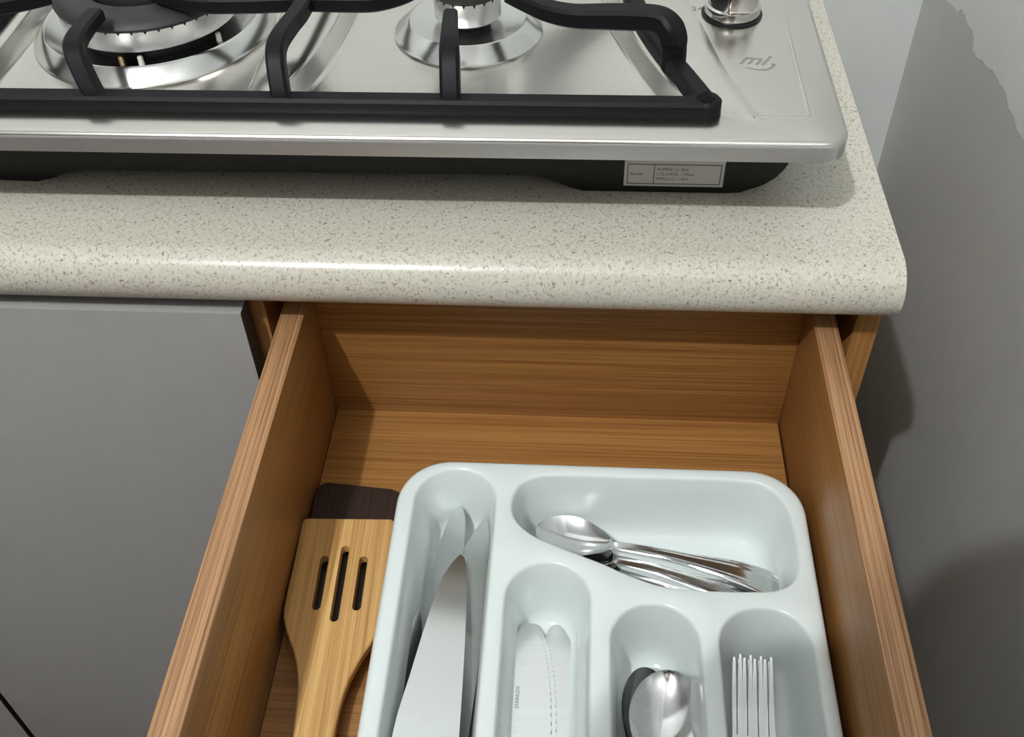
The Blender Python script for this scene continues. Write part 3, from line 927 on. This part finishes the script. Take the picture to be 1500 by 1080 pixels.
def spoon_mesh(L, bw, bl, dp, hw, mat, ridge, neck=1.0):
    """bowl tip at y = 0, handle towards -y, bowl underside at z = 0"""
    z0 = dp + 0.0012
    keys = []
    um = 0.43
    for u in (0.0, 0.006, 0.022, 0.05, 0.09, 0.15, 0.23, 0.33, 0.43, 0.54, 0.65, 0.76, 0.86, 0.94):
        if u < um:
            w = bw / 2 * math.sqrt(max(0.0, 1 - ((um - u) / um) ** 2)) ** 1.06
        else:
            w = 0.0034 + (bw / 2 - 0.0034) * math.cos(math.pi / 2 * min(1.0, (u - um) / 0.56)) ** 0.9
        keys.append((-bl * u, max(w, 0.0005), z0, dp * math.sin(math.pi * min(1.0, (u + 0.0) / 1.0)) ** 0.75 if u > 0 else 0.0, 0))
    keys += [(-bl * 1.01, 0.0034, z0 + 0.0006, 0.0002, 0), (-bl - 0.012, 0.0033, z0 + 0.005 * neck, 0, 0), (-bl - 0.030, 0.0037, z0 + 0.0075 * neck, 0, ridge * 0.6), (-bl - 0.050, 0.0050, z0 + 0.0065 * neck, 0, ridge),
             (-L + 0.030, hw * 0.86, z0 - dp * 0.3 + 0.003, 0, ridge), (-L + 0.012, hw, z0 - dp * 0.5 + 0.001, 0, ridge), (-L + 0.006, hw * 0.9, z0 - dp * 0.55, 0, ridge), (-L + 0.003, hw * 0.72, z0 - dp * 0.57, 0, ridge * 0.8), (-L + 0.001, hw * 0.45, z0 - dp * 0.58, 0, ridge * 0.4), (-L, hw * 0.08, z0 - dp * 0.6, 0, 0)]
    bm = bmesh.new()
    strip_mesh(bm, stations(keys, 4), 18)
    bmesh.ops.recalc_face_normals(bm, faces=bm.faces[:])
    me = bpy.data.meshes.new('spoon_mesh')
    bm.to_mesh(me)
    bm.free()
    me.materials.append(mat)
    me.polygons.foreach_set('use_smooth', [True] * len(me.polygons))
    me.set_sharp_from_angle(angle=R(50))
    return me
SP = spoon_mesh(0.172, 0.0405, 0.064, 0.0105, 0.0085, M_SPOON, 0.0, 0.4)
def place(name, me, loc, rot, label, cat, group):
    o = link(name, me, None, None, loc)
    o.rotation_euler = tuple(R(a) for a in rot)
    return tag(o, label, cat, group)
GS = 'table spoons in the tray'
place('table_spoon', SP, (0.2600, 0.3088, TF + 0.0005), (0, 3, -6), 'table spoon at the bottom of the spoon compartment, mostly covered', 'spoon', GS)
place('table_spoon', SP, (0.2390, 0.3065, TF + 0.0130), (0, 40, -7), 'dark table spoon tilted on its side at the left of the spoons', 'spoon', GS)
place('table_spoon', SP, (0.2570, 0.3030, TF + 0.0150), (0, -3, -8.5), 'table spoon lying on top of the others', 'spoon', GS)

TSP = spoon_mesh(0.160, 0.0340, 0.052, 0.0070, 0.0098, M_CUTLERY, 0.0007, 0.35)
GT = 'teaspoons in the wide compartment'
place('teaspoon', TSP, (0.1735, 0.4055, TF + 0.0100), (0, 6, 77.5), 'uppermost teaspoon in the wide rear compartment', 'teaspoon', GT)
place('teaspoon', TSP, (0.1750, 0.4020, TF + 0.0055), (0, 4, 73), 'middle teaspoon of the pile in the wide compartment', 'teaspoon', GT)
place('teaspoon', TSP, (0.1790, 0.3980, TF + 0.0010), (0, 3, 69), 'lowest teaspoon of the pile in the wide compartment', 'teaspoon', GT)

def fork_mesh():
    bm = bmesh.new()
    z0 = 0.006
    for k in range(4):
        x = -0.0090 + 0.0060 * k
        keys = [(0.0, 0.0005, z0 + 0.0065, 0, 0), (-0.004, 0.0009, z0 + 0.0050, 0, 0), (-0.016, 0.0012, z0 + 0.0015, 0, 0), (-0.032, 0.0014, z0 - 0.0010, 0, 0), (-0.046, 0.0017, z0 - 0.0015, 0, 0), (-0.050, 0.0030, z0 - 0.0015, 0, 0)]
        n0 = len(bm.verts)
        strip_mesh(bm, stations(keys, 4), 4, thick=0.0018)
        bm.verts.ensure_lookup_table()
        for v in bm.verts[n0:]:
            v.co.x += x
    keys = [(-0.0465, 0.0118, z0 - 0.0015, 0.0006, 0), (-0.054, 0.0120, z0 - 0.0015, 0.0008, 0), (-0.062, 0.0100, z0 - 0.0005, 0.0008, 0), (-0.070, 0.0055, z0 + 0.0020, 0.0003, 0), (-0.080, 0.0035, z0 + 0.0050, 0, 0), (-0.10, 0.0036, z0 + 0.0065, 0, 0), (-0.13, 0.0060, z0 + 0.003, 0, 0), (-0.165, 0.0085, z0 - 0.001, 0, 0), (-0.178, 0.0065, z0 - 0.002, 0, 0), (-0.181, 0.0015, z0 - 0.002, 0, 0)]
    strip_mesh(bm, stations(keys, 4), 8, thick=0.0018)
    bmesh.ops.recalc_face_normals(bm, faces=bm.faces[:])
    me = bpy.data.meshes.new('fork_mesh')
    bm.to_mesh(me)
    bm.free()
    me.materials.append(M_CUTLERY)
    me.polygons.foreach_set('use_smooth', [True] * len(me.polygons))
    me.set_sharp_from_angle(angle=R(45))
    return me
FK = fork_mesh()
GF = 'forks stacked in the tray'
place('table_fork', FK, (0.3080, 0.3195, TF + 0.0000), (0, 0, -2.5), 'lowest fork of the nested stack in the right compartment', 'fork', GF)
place('table_fork', FK, (0.3048, 0.3185, TF + 0.0042), (0, 0, -3.0), 'middle fork of the nested stack in the right compartment', 'fork', GF)
place('table_fork', FK, (0.3078, 0.3180, TF + 0.0084), (0, 0, -3.5), 'uppermost fork of the nested stack in the right compartment', 'fork', GF)

# ------------------------------------------------------------------ the photographer, standing behind the camera and shading the front of the drawer
M_SKIN, _nt, _b = plain('skin', rgb(196, 150, 122), 0.55)
M_SHIRT, _nt, _b = plain('dark_shirt_cloth', rgb(54, 52, 56), 0.9)
M_TROUSERS, _nt, _b = plain('dark_trouser_cloth', rgb(44, 46, 58), 0.9)
M_HAIR, _nt, _b = plain('dark_hair', rgb(30, 24, 20), 0.6)
M_PHONE, _nt, _b = plain('phone_glass', rgb(18, 18, 20), 0.15)
def skin_mesh(name, verts, edges, mat, parent, sub=2):
    me = bpy.data.meshes.new(name)
    me.from_pydata([v[0] for v in verts], edges, [])
    me.materials.append(mat)
    o = bpy.data.objects.new(name, me)
    COL.objects.link(o)
    md = o.modifiers.new('skin', 'SKIN')
    md.use_smooth_shade = True
    lay = me.skin_vertices[0] if len(me.skin_vertices) else me.skin_vertices.new(name='skin')
    for i, v in enumerate(verts):
        r = v[1] if isinstance(v[1], tuple) else (v[1], v[1])
        lay.data[i].radius = r
        lay.data[i].use_root = (i == 0)
    sb = o.modifiers.new('smooth', 'SUBSURF')
    sb.levels = sub
    sb.render_levels = sub
    o.parent = parent
    return o
PX = 0.19
PO = Vector((PX, -0.46, ZF))
person = thing('person', 'person in dark clothes standing at the open drawer holding up a phone', 'person', PO)
def P_(x, y, z):
    return (x - PO.x, y - PO.y, z - PO.z)
V, E = [], []
def chain(start, pts):
    prev = start
    for p, r in pts:
        V.append((P_(*p), r))
        if prev is not None:
            E.append((prev, len(V) - 1))
        prev = len(V) - 1
    return prev
pelvis = chain(None, [((PX, -0.46, 0.06), (0.15, 0.11))])
chest = chain(pelvis, [((PX, -0.445, 0.20), (0.125, 0.10)), ((PX, -0.40, 0.35), (0.145, 0.105)), ((PX - 0.01, -0.34, 0.48), (0.13, 0.09))])
head = chain(chest, [((PX - 0.02, -0.255, 0.565), 0.052), ((PX - 0.025, -0.200, 0.615), 0.058), ((PX - 0.03, -0.135, 0.650), (0.074, 0.090)), ((PX - 0.03, -0.105, 0.705), (0.078, 0.096)), ((PX - 0.03, -0.095, 0.750), 0.060)])
for sx in (-1, 1):
    chain(pelvis, [((PX + 0.09 * sx, -0.46, -0.03), 0.085), ((PX + 0.10 * sx, -0.455, -0.36), 0.056), ((PX + 0.105 * sx, -0.47, -0.50), 0.055), ((PX + 0.11 * sx, -0.48, -0.745), 0.036), ((PX + 0.115 * sx, -0.45, -0.785), 0.036), ((PX + 0.13 * sx, -0.34, -0.795), 0.026)])
    w = chain(chest, [((PX + 0.15 * sx, -0.36, 0.485), 0.056), ((PX + 0.215 * sx, -0.35, 0.37), 0.046), ((PX + 0.245 * sx, -0.315, 0.26), 0.040), ((PX + 0.200 * sx, -0.19, 0.335), 0.036), ((PX + 0.150 * sx, -0.085, 0.415), 0.026)])
    chain(w, [((PX + 0.132 * sx, -0.055, 0.437), (0.022, 0.030)), ((PX + 0.112 * sx, -0.022, 0.462), (0.016, 0.036)), ((PX + 0.102 * sx, -0.006, 0.474), (0.013, 0.034))])
body = skin_mesh('body', V, E, M_SKIN, person)
body['label'] = 'bare hands and face'
UPV, RTV, FWV = -_d, _r, _f                 # the phone lies square to the view
for sx in (-1, 1):
    root = Vector((PX + 0.104 * sx, -0.012, 0.469))
    # four fingers folded over the far face of the phone, the thumb over the near face
    for k, (up, ln) in enumerate(((0.022, 0.95), (0.003, 1.05), (-0.016, 1.0), (-0.034, 0.8))):
        q0 = CAM + RTV * (0.100 * sx) + UPV * (up * 0.8 - 0.012) - FWV * 0.012
        q1 = CAM + RTV * (0.097 * sx) + UPV * (up - 0.010) + FWV * 0.004
        q2 = CAM + RTV * ((0.090 - 0.008 * ln) * sx) + UPV * (up - 0.008) + FWV * 0.0075
        q3 = CAM + RTV * ((0.082 - 0.014 * ln) * sx) + UPV * (up - 0.007) + FWV * 0.0045
        V, E = [], []
        chain(None, [(tuple(root.lerp(q0, 0.35)), 0.0095), (tuple(q0), 0.0095), (tuple(q1), 0.0090), (tuple(q2), 0.0082), (tuple(q3), 0.0070)])
        skin_mesh('finger', V, E, M_SKIN, body)
    t0 = CAM + RTV * (0.106 * sx) - UPV * 0.040 - FWV * 0.026
    t1 = CAM + RTV * (0.088 * sx) - UPV * 0.026 - FWV * 0.026
    t2 = CAM + RTV * (0.068 * sx) - UPV * 0.014 - FWV * 0.024
    V, E = [], []
    chain(None, [(tuple(Vector((PX + 0.124 * sx, -0.048, 0.442))), 0.0125), (tuple(t0), 0.0118), (tuple(t1), 0.0104), (tuple(t2), 0.0088)])
    skin_mesh('thumb', V, E, M_SKIN, body)
V, E = [], []
pelvis = chain(None, [((PX, -0.46, 0.03), (0.165, 0.125))])
chest = chain(pelvis, [((PX, -0.445, 0.20), (0.142, 0.118)), ((PX, -0.40, 0.35), (0.162, 0.122)), ((PX - 0.01, -0.34, 0.485), (0.142, 0.102)), ((PX - 0.015, -0.30, 0.53), 0.070)])
for sx in (-1, 1):
    chain(3, [((PX + 0.155 * sx, -0.36, 0.49), 0.068), ((PX + 0.218 * sx, -0.35, 0.37), 0.058), ((PX + 0.247 * sx, -0.315, 0.26), 0.051), ((PX + 0.205 * sx, -0.20, 0.328), 0.048), ((PX + 0.165 * sx, -0.115, 0.392), 0.038)])
skin_mesh('shirt', V, E, M_SHIRT, body)
V, E = [], []
pelvis = chain(None, [((PX, -0.46, 0.05), (0.160, 0.122))])
for sx in (-1, 1):
    chain(0, [((PX + 0.09 * sx, -0.46, -0.04), 0.098), ((PX + 0.10 * sx, -0.455, -0.36), 0.070), ((PX + 0.105 * sx, -0.468, -0.50), 0.066), ((PX + 0.11 * sx, -0.478, -0.735), 0.056)])
skin_mesh('trousers', V, E, M_TROUSERS, body)
V, E = [], []
chain(None, [((PX - 0.03, -0.115, 0.735), (0.084, 0.092)), ((PX - 0.03, -0.165, 0.715), (0.082, 0.075)), ((PX - 0.028, -0.205, 0.675), (0.066, 0.055))])
skin_mesh('hair', V, E, M_HAIR, body)
# face turned down to the phone
HC = Vector((PX - 0.03, -0.115, 0.690))
FD = (CAM - HC).normalized()
SD = Vector((1, 0, 0))
UD = SD.cross(FD).normalized()
if UD.z < 0:
    UD = -UD
def blob(name, c, r, mat, ax=(1, 1, 1)):
    bm = bmesh.new()
    bmesh.ops.create_uvsphere(bm, u_segments=16, v_segments=10, radius=r)
    for v in bm.verts:
        v.co = SD * (v.co.x * ax[0]) + UD * (v.co.y * ax[1]) + FD * (v.co.z * ax[2])
    o = obj(name, bm, mat, body, tuple(c - PO), 180)
    return o
FR = 0.080
blob('nose', HC + FD * (FR + 0.006), 0.014, M_SKIN, (0.8, 1.5, 1.1))
for sx in (-1, 1):
    blob('eye', HC + FD * (FR - 0.008) + SD * (0.031 * sx) + UD * 0.020, 0.012, M_CERAMIC)
    blob('iris', HC + FD * (FR + 0.0005) + SD * (0.031 * sx) + UD * 0.019, 0.0050, M_HANDLE)
    blob('eyebrow', HC + FD * (FR - 0.002) + SD * (0.031 * sx) + UD * 0.038, 0.012, M_HAIR, (1.4, 0.3, 0.5))
    blob('ear', HC + SD * (0.076 * sx) - FD * 0.012, 0.024, M_SKIN, (0.35, 1.2, 0.7))
blob('mouth', HC + FD * (FR - 0.004) - UD * 0.040, 0.013, plain('lips', rgb(160, 92, 84), 0.5)[0], (1.6, 0.5, 0.6))
# phone held square to the view, its back just behind the lens
ph = thing('mobile_phone', 'dark phone held level in both hands above the drawer', 'phone', CAM)
ph.rotation_euler = cam.matrix_world.to_euler()
bm = bmesh.new()
box(bm, -0.080, 0.080, -0.048, 0.028, 0.0060, 0.0140, 0.0035, 3)
obj('phone_body', bm, M_PHONE, ph)
bm = bmesh.new()
lathe(bm, [(0.0, 0.0045), (0.0060, 0.0045), (0.0060, 0.0062), (0.0, 0.0062)], 24)
obj('lens', bm, M_CHROME, ph)
